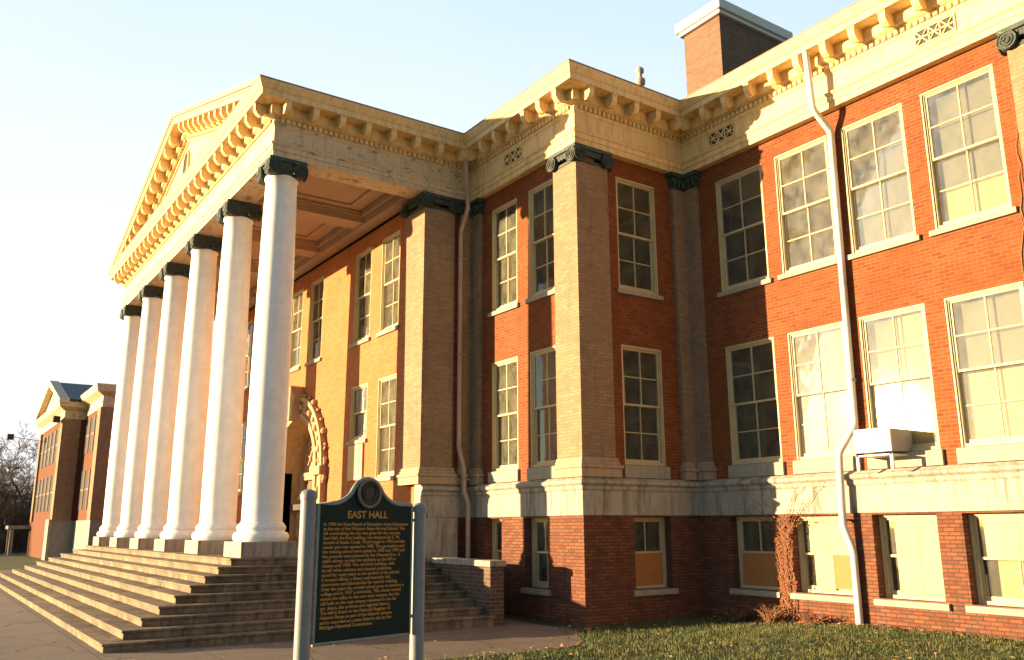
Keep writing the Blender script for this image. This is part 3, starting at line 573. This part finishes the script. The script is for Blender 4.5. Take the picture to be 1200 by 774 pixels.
# --- downpipes
def downpipe(pts, r, mat, straps):
    P = []
    for i, p in enumerate(pts):          # round the elbows
        p = Vector(p)
        if 0 < i < len(pts) - 1:
            a = Vector(pts[i - 1]); b_ = Vector(pts[i + 1]); da = (a - p); db = (b_ - p); l = min(.07, da.length / 3, db.length / 3); P += [p + da.normalized() * l, p + (da.normalized() + db.normalized()) * l * .25, p + db.normalized() * l]
        else: P.append(p)
    mb = MB(); mb.tube(P, r, 14)
    o = mb.build('downpipe', mat, hall)
    for z, x, y in straps:
        s_ = MB(); s_.cyl((x, y, z - .03), (x, y, z + .03), r + .012, r + .012, 16); s_.box(x - .02, x + .02, y + r, y + r + .12, z - .02, z + .02); s_.build('pipe_strap', 'steel', o)
    return o
downpipe([(4.34, B - .50, 12.22), (4.36, B - .44, 10.85), (4.45, B - .02, 10.40), (4.38, B - .01, 3.98), (4.12, B - .25, 3.42), (4.07, B - .25, 2.0), (4.16, B - .12, 1.5), (4.16, B - .12, gh(4.1, 3.4) - .05)], .072, 'pipe', [(9.6, 4.40, B), (7.0, 4.40, B), (4.9, 4.40, B), (2.1, 4.06, B - .22)])
downpipe([(-4.20, -.50, 12.22), (-4.22, -.45, 11.0), (-4.24, -.40, 10.55), (-4.56, -.44, 9.95), (-4.56, -.44, 4.0), (-4.42, -.36, 3.45), (-4.42, -.36, 2.9), (-4.36, -.26, 2.6), (-4.36, -.26, -.1)], .062, 'pipe_rust', [(9.2, -4.56, -.44), (6.5, -4.56, -.44), (3.2, -4.42, -.36)])

# ------------------------------------------------------------------ entrance steps
st = empty('entrance_steps', (XC, -9.19, 0)); tag(st, 'broad flight of nine worn stone steps wrapping round the columned porch', 'steps')
for i in range(9):
    xr = -1.21 - .385 * i; yf = -9.19 + .366 * i; z0 = PLAT / 9 * i; z1 = PLAT / 9 * (i + 1)
    mb = MB(); xl = 2 * XC - xr; yb = -1.505 if i < 8 else -1.505
    mb.box(xl + .03, xr - .03, yf + .03, yb, z0 - (.25 if i == 0 else 0), z1 - .045); mb.box(xl, xr, yf, yb, z1 - .045, z1)
    o = mb.build('step', 'step', st); o.location = (-XC, 9.19, 0); bevel(o, .012)
cw = empty('cheek_wall', (-1.4, -1.3, 0)); tag(cw, 'low brick wall with stone coping closing the right end of the steps', 'wall')
mb = MB(); mb.box(-4.5, -1.40, -1.498, -1.14, -.3, 1.15); o = mb.build('brickwork', 'cheek_brick', cw); o.location = (1.4, 1.3, 0)
mb = MB(); mb.box(-4.5, -1.35, -1.54, -1.10, 1.15, 1.28); o = bevel(mb.build('coping', 'stone', cw), .015); o.location = (1.4, 1.3, 0)

# ------------------------------------------------------------------ window air conditioner on its white stand
ac = empty('air_conditioner', (5.05, B - .2, 3.2)); tag(ac, 'boxy white air conditioner on a metal stand just right of the long white downpipe', 'air conditioner')
mb = MB(); mb.box(-.37, .37, -.25, .50, .17, .60); a_ = bevel(mb.build('case', 'ac_grey', ac), .015)
mb = MB(); mb.box(-.39, .39, -.30, -.252, .16, .62); bevel(mb.build('front_panel', 'ac', ac), .012)
mb = MB()
for k_ in range(7): mb.box(-.30, .30, -.312, -.302, .19 + k_ * .05, .205 + k_ * .05)
mb.build('louvre', 'ac_grey', ac)
for x in (-.36, .36):
    mb = MB(); mb.box(x - .028, x + .028, -.29, -.24, -.18, .12); mb.build('leg', 'ac', ac)
mb = MB(); mb.box(-.38, .38, -.29, .35, .09, .118); mb.build('shelf', 'ac', ac)

# ------------------------------------------------------------------ historical marker
SA = Vector((7.64, -9.12)); SB_ = Vector((7.42, -8.10)); ang = atan2(SB_.y - SA.y, SB_.x - SA.x); mid = (SA + SB_) / 2; w = (SB_ - SA).length
mk = empty('historical_marker', (mid.x, mid.y, 0), ang); tag(mk, 'dark green historical marker lettered in gold, round crest on top, between two grey posts', 'sign')
hw = w / 2; zb = 1.045; zt = 2.20
pts = [(-hw, zb), (hw, zb), (hw, zt)]
pts += [(hw * (1 - .30 * t), zt + .005) for t in (.5, 1)]
prof_ = [(.62, .012), (.52, .03), (.42, .06), (.34, .10), (.28, .15), (.21, .195), (.10, .222)]
pts += [(hw * a, zt + b_) for a, b_ in prof_] + [(0, zt + .23)] + [(-hw * a, zt + b_) for a, b_ in prof_[::-1]] + [(-hw * .7, zt + .005), (-hw, zt)]
mb = MB(); mb.extr(pts, lambda x, z: (x, -.018, z), lambda x, z: (x, .018, z)); board = bevel(mb.build('board', 'green', mk), .004)
mb = MB(); loop = pts + [pts[0]]; mb.tube([(x, 0, z) for x, z in pts[2:] + [pts[0]]][:], .024, 6); mb.tube([(-hw, 0, zb), (hw, 0, zb), (hw, 0, zt)], .022, 6); mb.build('rim', 'green_edge', mk) if 0 else None
M['green_edge'] = surf('pale_worn_edge', (.20, .22, .20), (.32, .33, .30), 9, .5)
mb.build('rim', 'green_edge', mk)
mb = MB(); n_ = 32; cz = zt + .098
mb.extr([(.118 * cos(2 * pi * i / n_), cz + .118 * sin(2 * pi * i / n_)) for i in range(n_)], lambda a, z: (a, -.034, z), lambda a, z: (a, .034, z))
crest = mb.build('crest', 'dark_crest', mk) if 0 else None
M['dark_crest'] = surf('dark_crest_enamel', (.010, .014, .014), (.028, .03, .028), 7, .4)
crest = mb.build('crest', 'dark_crest', mk)
mb = MB(); mb.tube([(.120 * cos(2 * pi * i / n_), -.034, cz + .120 * sin(2 * pi * i / n_)) for i in range(n_ + 1)], .016, 7)
mb.build('crest_ring', 'brass', crest)
mb = MB(); mb.extr([(0, -.065), (.045, -.02), (.05, .05), (-.05, .05), (-.045, -.02)], lambda a, z: (a, -.040, cz + z), lambda a, z: (a, -.033, cz + z))
for s_ in (-1, 1): mb.tube([(s_ * .035, -.038, cz - .05), (s_ * .075, -.038, cz - .01), (s_ * .08, -.038, cz + .05), (s_ * .055, -.038, cz + .085)], .010, 5)
mb.tube([(-.05, -.038, cz + .075), (0, -.038, cz + .09), (.05, -.038, cz + .075)], .010, 5)
mb.build('crest_emblem', 'brass_dim', crest) if 0 else None
M['brass_dim'] = surf('dim_bronze', (.045, .035, .028), (.075, .055, .04), 9, .5)
mb.build('crest_emblem', 'brass_dim', crest)
def text(s, size, x, z, name, align='LEFT', sx=1.0, ext=.003):
    c = bpy.data.curves.new(name, 'FONT'); c.body = s; c.size = size; c.align_x = align; c.extrude = ext; c.offset = size * .022; c.space_line = .97
    o = bpy.data.objects.new(name, c); COL.objects.link(o); bpy.context.view_layer.update()
    me = bpy.data.meshes.new_from_object(o.evaluated_get(bpy.context.evaluated_depsgraph_get())); bpy.data.objects.remove(o)
    me.materials.clear(); me.materials.append(M['gold']); t = bpy.data.objects.new(name, me); COL.objects.link(t); t.parent = mk; t.location = (x, -.0195, z); t.rotation_euler = (pi / 2, 0, 0); t.scale = (sx, 1, 1); return t
text('EAST HALL', .088, 0, zt - .118, 'title_lettering', 'CENTER', 1.05, .004)
lines = ['In 1903 the State Board of Education chose Kalamazoo', 'as the site of the Western State Normal School. The', 'hill overlooking the city was given for the campus.', 'East Hall, the first building, was designed by E. W.', 'Arnold of Battle Creek. Work began in 1904 and the', 'center part was opened in 1905. The gymnasium and', 'the training school were added in 1908 and 1909 and', 'the grounds were planned by the Olmsted firm. A', 'cable railway carried the students up the hill to', 'classes until 1949. The red brick building, with', 'its tall white columns and classical pediment,', 'stood for many years as the symbol of the school.', 'It housed offices, a library and assembly hall,', 'classrooms and laboratories for teacher training.', 'Over the years the normal school grew to become a', 'college and in 1957 a university. The school moved', 'across the valley to the new west campus, but the', 'old halls on the east campus remained in use for', 'art, dance, the archives and regional history.', 'The hall is listed on the National Register of', 'Historic Places as part of the historic campus', 'and is recorded as a state historic site by the', 'Michigan Historical Commission.']
me_w = None
bt = text('\n'.join(lines), .0405, -hw + .055, zt - .185, 'body_lettering', 'LEFT', 1, .0015)
xs_ = [v.co.x for v in bt.data.vertices]; ys_ = [v.co.y for v in bt.data.vertices]
bt.scale = ((w - .10) / (max(xs_) - min(xs_)), (zt - .17 - zb - .09) / (max(ys_) - min(ys_)), 1); bt.location.x = -hw + .05
for s_, zz in ((-1, 2.285), (1, 2.19)):
    xp = s_ * (hw + .10); mb = MB(); mb.lathe([(.066, -.3), (.066, zz - .02)], xp, 0, 24); mb.box(*sorted((xp - s_ * .06, s_ * (hw - .01))), -.012, .012, 2.05, 2.08); mb.box(*sorted((xp - s_ * .06, s_ * (hw - .01))), -.012, .012, 1.18, 1.21)
    po = mb.build('post', 'steel', mk)
    mb = MB(); mb.lathe([(.072, zz - .05), (.074, zz - .01), (.06, zz + .02), (.03, zz + .035), (.004, zz + .04)], xp, 0, 24); mb.build('post_cap', 'steel', po)

# ------------------------------------------------------------------ grass, leaves
import numpy as np
rng = np.random.default_rng(5)
def scatter(name, n, mat, gen):
    V, F = gen(n); me = bpy.data.meshes.new(name); me.vertices.add(len(V)); me.vertices.foreach_set('co', V.ravel()); k_ = F.shape[1]
    me.loops.add(F.size); me.loops.foreach_set('vertex_index', F.ravel().astype(np.int32)); me.polygons.add(len(F)); me.polygons.foreach_set('loop_start', np.arange(0, F.size, k_, dtype=np.int32)); me.update(calc_edges=True)
    me.materials.append(M[mat]); o = bpy.data.objects.new(name, me); COL.objects.link(o); return o
def grass_pts(n, mode=True):
    P = []
    while len(P) < n:
        x = rng.uniform(0, 15, n); y = rng.uniform(-9, B, n)
        for a, b_ in zip(x, y):
            if paved(a + .04, b_) and paved(a, b_): continue
            if a < .02 and b_ > -.02: continue
            cl = sin(a * 2.3 + 1.3 * sin(b_ * 1.7)) + sin(b_ * 3.1 + 1.1 * sin(a * 2.9)) + .8 * sin(a * 7.1 + b_ * 5.3)
            if rng.uniform(-2.2, 1.2) > cl + 1.2 and mode: continue
            if b_ > -4 - 0 or a > 2.3: P.append((a, b_))
            if len(P) >= n: break
    return np.array(P)
def blades(n):
    P = grass_pts(n); z = np.array([gh(a, b_) for a, b_ in P]); t = rng.uniform(0, 2 * pi, n); h = rng.uniform(.02, .06, n) * np.array([1 + .9 * max(0, sin(a * 5.1 + 2 * sin(b_ * 4.3)) * sin(b_ * 6.1 + a)) for a, b_ in P]); w_ = rng.uniform(.004, .009, n); ln = rng.uniform(.0, .05, n); t2 = rng.uniform(0, 2 * pi, n)
    V = np.zeros((n, 3, 3)); V[:, 0] = np.stack([P[:, 0] - w_ * np.cos(t), P[:, 1] - w_ * np.sin(t), z - .005], 1); V[:, 1] = np.stack([P[:, 0] + w_ * np.cos(t), P[:, 1] + w_ * np.sin(t), z - .005], 1)
    V[:, 2] = np.stack([P[:, 0] + ln * np.cos(t2), P[:, 1] + ln * np.sin(t2), z + h], 1); return V.reshape(-1, 3), np.arange(3 * n).reshape(n, 3)
tag(scatter('grass', 110000, 'blade', blades), 'short green lawn grass in front of the brick building', 'grass', kind='stuff')
def leaves(n):
    P = list(grass_pts(n, False))
    P = P[:int(n * .6)] + [(rng.uniform(.3, 8), B - abs(rng.normal(0, .28)) - .05) for _ in range(int(n * .2))] + [(2.35 + rng.normal(0, .18), rng.uniform(-8, -2)) for _ in range(int(n * .08))] + [(rng.uniform(.0, 2), -.5 + rng.normal(0, .15)) for _ in range(int(n * .05))] + [(rng.uniform(-4, 2.4), rng.uniform(-14, -1.6)) if 0 else (rng.uniform(-1.1, 2.4), rng.uniform(-9, -1)) for _ in range(int(n * .03))]; V = []
    for a, b_ in P:
        s = rng.uniform(.02, .05); t = rng.uniform(0, 2 * pi); z = gh(a, b_) + rng.uniform(.02, .06); c, d = cos(t) * s, sin(t) * s; q = rng.uniform(-.4, .4) * s
        V += [(a - c, b_ - d, z), (a + d * .6, b_ - c * .6, z + q), (a + c, b_ + d, z + q * .5), (a - d * .6, b_ + c * .6, z - q * .5)]
    return np.array(V), np.arange(4 * n).reshape(n, 4)
tag(scatter('fallen_leaves', 1500, 'leafbrown', leaves), 'dry brown leaves scattered over the lawn', 'leaves', kind='stuff')

# ------------------------------------------------------------------ vine and dry shrubs
def vine(name, loc, label, spec, cat='vine'):
    root = empty(name, loc); tag(root, label, cat); tw = MB(); lf = MB(); spec(tw, lf)
    tw.build('stems', 'vine', root); lf.build('leaves', 'leafred', root); return root
def leaf(lf, p, s, flat=None):
    p = Vector(p); a = Vector((random.uniform(-1, 1), random.uniform(-.4, .4) if flat else random.uniform(-1, 1), random.uniform(-1, 1))).normalized() * s; b_ = a.orthogonal().normalized() * s * .6
    if flat: b_ = a.cross(Vector((0, 1, 0))).normalized() * s * .6
    lf.add([p - a, p + b_, p + a, p - b_], [(0, 1, 2, 3)])
random.seed(11)
def spec_v(tw, lf):
    for i in range(20):
        x = random.uniform(-.15, .2); z = 0; y = -.02; pts_ = [(x, y, z)]; tgt = random.gauss(0, 1.0); L = random.uniform(1.6, 3.0)
        while z < L:
            f = z / 2.2; x += random.uniform(-.05, .05) + (tgt * .09 if z > 1.7 else 0); z += random.uniform(.06, .13) * (1 if z < 2.0 else .75); y = (-.02 if z < 2.1 else -.09 if z < 2.7 else -.17) ; x = max(-1.0, min(1.3, x)) if z > 2 else max(-.2, min(.26, x)); pts_.append((x, y - random.uniform(0, .02), z))
        tw.tube(pts_, [.011 * (1 - .7 * j / len(pts_)) for j in range(len(pts_))], 5)
        for p in pts_[1:]:
            if p[2] < 2.2 and random.random() < .95:
                for _ in range(2): leaf(lf, (p[0] + random.uniform(-.06, .06), p[1] - random.uniform(0, .03), p[2] + random.uniform(-.06, .06)), random.uniform(.012, .032), 1)
            elif random.random() < .25: leaf(lf, (p[0], p[1] - .01, p[2]), .025, 1)
vine('climbing_vine', (2.38, B, gh(2.4, 3.5)), 'withered rust coloured climbing vine covering the brick pier beside the second basement window', spec_v)
def spec_w(tw, lf):
    for i in range(3):
        x = 0; z = 0; pts_ = [(0, -.02, 0)]
        while z < 4.6 + i * .8: z += .2; x = min(.16, max(-.10, x + random.uniform(-.05, .05))); pts_.append((x, -.015 - random.uniform(0, .01), z))
        tw.tube(pts_, [.014 * (1 - .6 * j / len(pts_)) for j in range(len(pts_))], 5)
vine('bare_vine', (8.02, B + SH, 3.1), 'thin leafless vine creeping up the brick beside the rightmost pilaster', spec_w)
def shrub(x, y, h, sp, label, seed):
    random.seed(seed)
    def sp_(tw, lf):
        for i in range(46):
            t = random.uniform(0, 2 * pi); r = random.uniform(.2, 1) * sp; p = Vector((random.uniform(-.15, .15) * sp, random.uniform(-.08, .08), 0)); q = Vector((cos(t) * r, sin(t) * r * .3, h * random.uniform(.5, 1)))
            m_ = (p + q) / 2 + Vector((random.uniform(-.05, .05), 0, h * .15)); tw.tube([p, m_, q], [.008, .005, .002], 4)
            for _ in range(5):
                f = random.uniform(.3, 1); c = p.lerp(q, f); leaf(lf, c + Vector((random.uniform(-.06, .06), random.uniform(-.04, .04), random.uniform(-.04, .04))), random.uniform(.018, .035))
    vine('dry_shrub', (x, y, gh(x, y)), label, sp_, 'shrub')['group'] = 'withered shrubs along the basement wall'
shrub(1.2, B - .35, .32, .6, 'low reddish shrub in shade under the leftmost boarded basement window of the recessed wall', 1)
shrub(2.2, B - .40, .42, .6, 'withered rusty shrub at the foot of the vine covered brick pier', 2)
shrub(3.2, B - .35, .26, .5, 'small dry shrub left of the foot of the white downpipe', 3)

# ------------------------------------------------------------------ neighbouring hall, far left
nh = empty('distant_hall', (-60, -3, -.3)); tag(nh, 'distant red brick hall with gabled front and dark slate roof beyond the columns', 'building')
def part(mb, name, mat, par=None): o = mb.build(name, mat, par or nh); 
def npart(mb, name, mat, par=None):
    o = mb.build(name, mat, par or nh)
    if par is None or par is nh: o.location = (60, 3, .3)
    return o
gx0, gx1, gy = -75.0, -60.3, -3.0; G = -.6
mb = MB(); mb.box(gx0, gx1, gy, 8, 2.6, 10.4); npart(mb, 'wall', 'far_brick')
mb = MB(); mb.box(gx1 + .01, -53, -1.5, 14, 2.6, 10.6); npart(mb, 'wall', 'far_brick')
mb = MB(); mb.box(gx0 - .1, gx1 - 1.7, gy - .1, 7.9, G, 2.6); npart(mb, 'basement_wall', 'far_brick'); mb = MB(); mb.box(gx1 - 1.69, gx1 + .1, gy - .1, 8, G, 2.6); mb.box(gx1 + .2, -52.9, -1.6, 14, G, 2.6); npart(mb, 'basement_wall', 'grey_stone')
mb = MB(); mb.box(gx1 - 1.6, gx1 + .15, gy - .35, gy - .12, G, 2.7); npart(mb, 'corner_pier', 'stone')
mb = MB(); gc = (gx0 + gx1) / 2; s2 = (14.1 - 11.7) / ((gx1 - gx0) / 2 + .5)
mb.sweep([(gx1, 8), (gx1, gy), (gx0, gy), (gx0, 8)], [(.05, 10.4), (.05, 11.0), (.5, 11.3), (.6, 11.7), (-.5, 11.7), (-.5, 10.4)])
mb.sweep([(-53, 14), (-53, -1.5), (gx1 + .62, -1.5)], [(.05, 10.6), (.05, 11.4), (.55, 11.7), (.65, 12.2), (-.5, 12.2), (-.5, 10.6)])
npart(mb, 'cornice', 'trim_worn')
mb = MB(); mb.extr([(gx0 - .5, 11.705), (gc, 14.0), (gx1 + .5, 11.705)], lambda x, z: (x, gy - .1, z), lambda x, z: (x, gy + .3, z))
mb.extr([(gx0 - .7, 11.6), (gc, 13.9), (gx1 + .7, 11.6), (gx1 + .7, 11.9), (gc, 14.4), (gx0 - .7, 11.9)], lambda x, z: (x, gy - .62, z), lambda x, z: (x, gy + .1, z)); npart(mb, 'gable', 'trim_worn')
mb = MB(); mb.extr([(gx0 - .6, 11.9), (gc, 14.3), (gx1 + .6, 11.9), (gx1 + .4, 11.72), (gc, 13.9), (gx0 - .4, 11.72)], lambda x, z: (x, gy + .12, z), lambda x, z: (x, 9, z)); npart(mb, 'roof', 'roof')
mb = MB(); mb.box(gx1 + .7, -53.5, -1, 13.5, 12.05, 12.3); npart(mb, 'roof', 'roof')
for x0, x1, y in ((gx1 - 1.1, gx1 + .12, gy - .15), (gx0, gx0 + 1.1, gy - .15), (-54.2, -52.85, -1.65)):
    mb = MB(); mb.box(x0, x1, y, y + 1.3, 2.6, 10.39 if x0 < -55 else 10.59); npart(mb, 'pilaster', 'tan_brick')
for (x0, x1, y, z0, z1) in [(x, x + 1.5, gy, a, b_) for x in (-73.2, -70.8, -68.4, -66.0, -63.6) for a, b_ in ((3.4, 6.2), (7.2, 9.9))] + [(x, x + 1.3, -1.5, a, b_) for x in (-59.0, -56.8) for a, b_ in ((3.4, 6.3), (7.6, 10.3))]:
    mb = MB(); mb.box(x0, x1, y - .03, y + .1, z0, z1); o = npart(mb, 'window', 'dark'); mb = MB(); xm = (x0 + x1) / 2
    for q in (x0, x1): mb.box(q - .03, q + .03, y - .06, y - .032, z0, z1)
    for q in ((z0 + z1) / 2,): mb.box(x0 + .03, x1 - .03, y - .058, y - .033, q - .04, q + .04)
    mb.build('frame', 'grey_stone', o)
for y0, x in ((-.2, gx1), (.6, -53), (4, -53), (8, -53)):
    for z0, z1 in ((3.4, 6.3), (7.4, 10.2)):
        mb = MB(); mb.box(x - .05, x + .03, y0, y0 + 1.1, z0, z1); npart(mb, 'window', 'dark')
for x, y, z in ((gx1 - .3, gy - .5, 10.35), (-72.5, gy - 2.6, 9.9)):
    mb = MB(); mb.box(x - .55, x + .35, y - .3, y + .2, z - .22, z + .22); mb.cyl((x, y + .1, z), (x, gy + .05, z - .3), .025); npart(mb, 'floodlight', 'dark')
mb = MB(); mb.box(-77.4, -74.6, gy - 1.8, gy + .4, 2.0, 2.3)
for x in (-77.1, -75.0): mb.box(x - .15, x + .15, gy - 1.6, gy - 1.3, -.6, 2.0)
npart(mb, 'side_porch', 'stone')

# ------------------------------------------------------------------ bare trees, far left
def tree_mesh(seed, H):
    random.seed(seed); tr_ = MB(); tw = MB()
    def grow(p, d, L, r, lev):
        k_ = 4; pts_ = [p]; q = p
        for i in range(k_):
            d = (d + Vector((random.uniform(-1, 1), random.uniform(-1, 1), random.uniform(-.4, .7))) * .16).normalized(); q = q + d * (L / k_); pts_.append(q)
        rs = [r * (1 - .45 * i / k_) for i in range(k_ + 1)]; (tr_ if lev == 0 else tw).tube(pts_, rs, 7 if lev < 2 else 3)
        if lev >= 6: return
        nb_ = 4 if lev < 3 else 3
        for i in range(nb_):
            j = random.randint(1 if lev else 2, k_); a = random.uniform(0, 2 * pi); side = d.orthogonal().normalized(); side = Matrix.Rotation(a, 3, d) @ side
            grow(pts_[j], (d * random.uniform(.5, 1) + side * random.uniform(.5, .95)).normalized(), L * random.uniform(.55, .78), max(rs[j] * .62, .022), lev + 1)
    grow(Vector((0, 0, 0)), Vector((0, 0, 1)), H * .36, H * .022, 0)
    return tr_.mesh('trunk', 'bark'), tw.mesh('crown', 'bark')
TM = [tree_mesh(s, 13) for s in (21, 22, 23)]
spots = [(-90, -5.6, .95), (-94, -3.4, 1.18), (-92, -2.0, .9), (-87, -4.2, .6), (-108, -1.8, 1.0)]
lab = ['bare tree cut off by the left edge of the photo', 'tallest bare tree, rising left of the distant hall', 'bare tree whose branches reach the corner of the distant hall', 'smallest and nearest bare tree, at the front of the brown thicket', 'farthest bare tree, seen faintly through the branches of the others']
for i, (x, y, s) in enumerate(spots):
    t = empty('bare_tree', (x, y, -.4), i * 1.3); t.scale = (s, s, s); tag(t, lab[i], 'tree', 'bare trees beyond the distant hall')
    inst(TM[i % 3][0], 'trunk', t); inst(TM[i % 3][1], 'crown', t)
def thicket(n):
    a = rng.uniform(-112, -84, n); b_ = rng.uniform(-24, 1, n); z = rng.uniform(-.4, 1, n) ** 1; top = 4.2 + 1.4 * np.sin(a * .7) + 1.2 * np.sin(b_ * 1.1); z = rng.uniform(-.4, 1, n) * top
    t = rng.uniform(0, 2 * pi, n); l = rng.uniform(.5, 1.4, n); w_ = .045; V = np.zeros((n, 3, 3))
    V[:, 0] = np.stack([a, b_, z], 1); V[:, 1] = V[:, 0] + np.stack([w_ * np.cos(t), w_ * np.sin(t), np.full(n, w_)], 1); V[:, 2] = V[:, 0] + np.stack([np.cos(t) * l * .5, np.sin(t) * l * .5, l], 1)
    return V.reshape(-1, 3), np.arange(3 * n).reshape(n, 3)
tag(scatter('thicket', 90000, 'hedge', thicket), 'brown leafless thicket below the bare trees', 'undergrowth', kind='stuff')
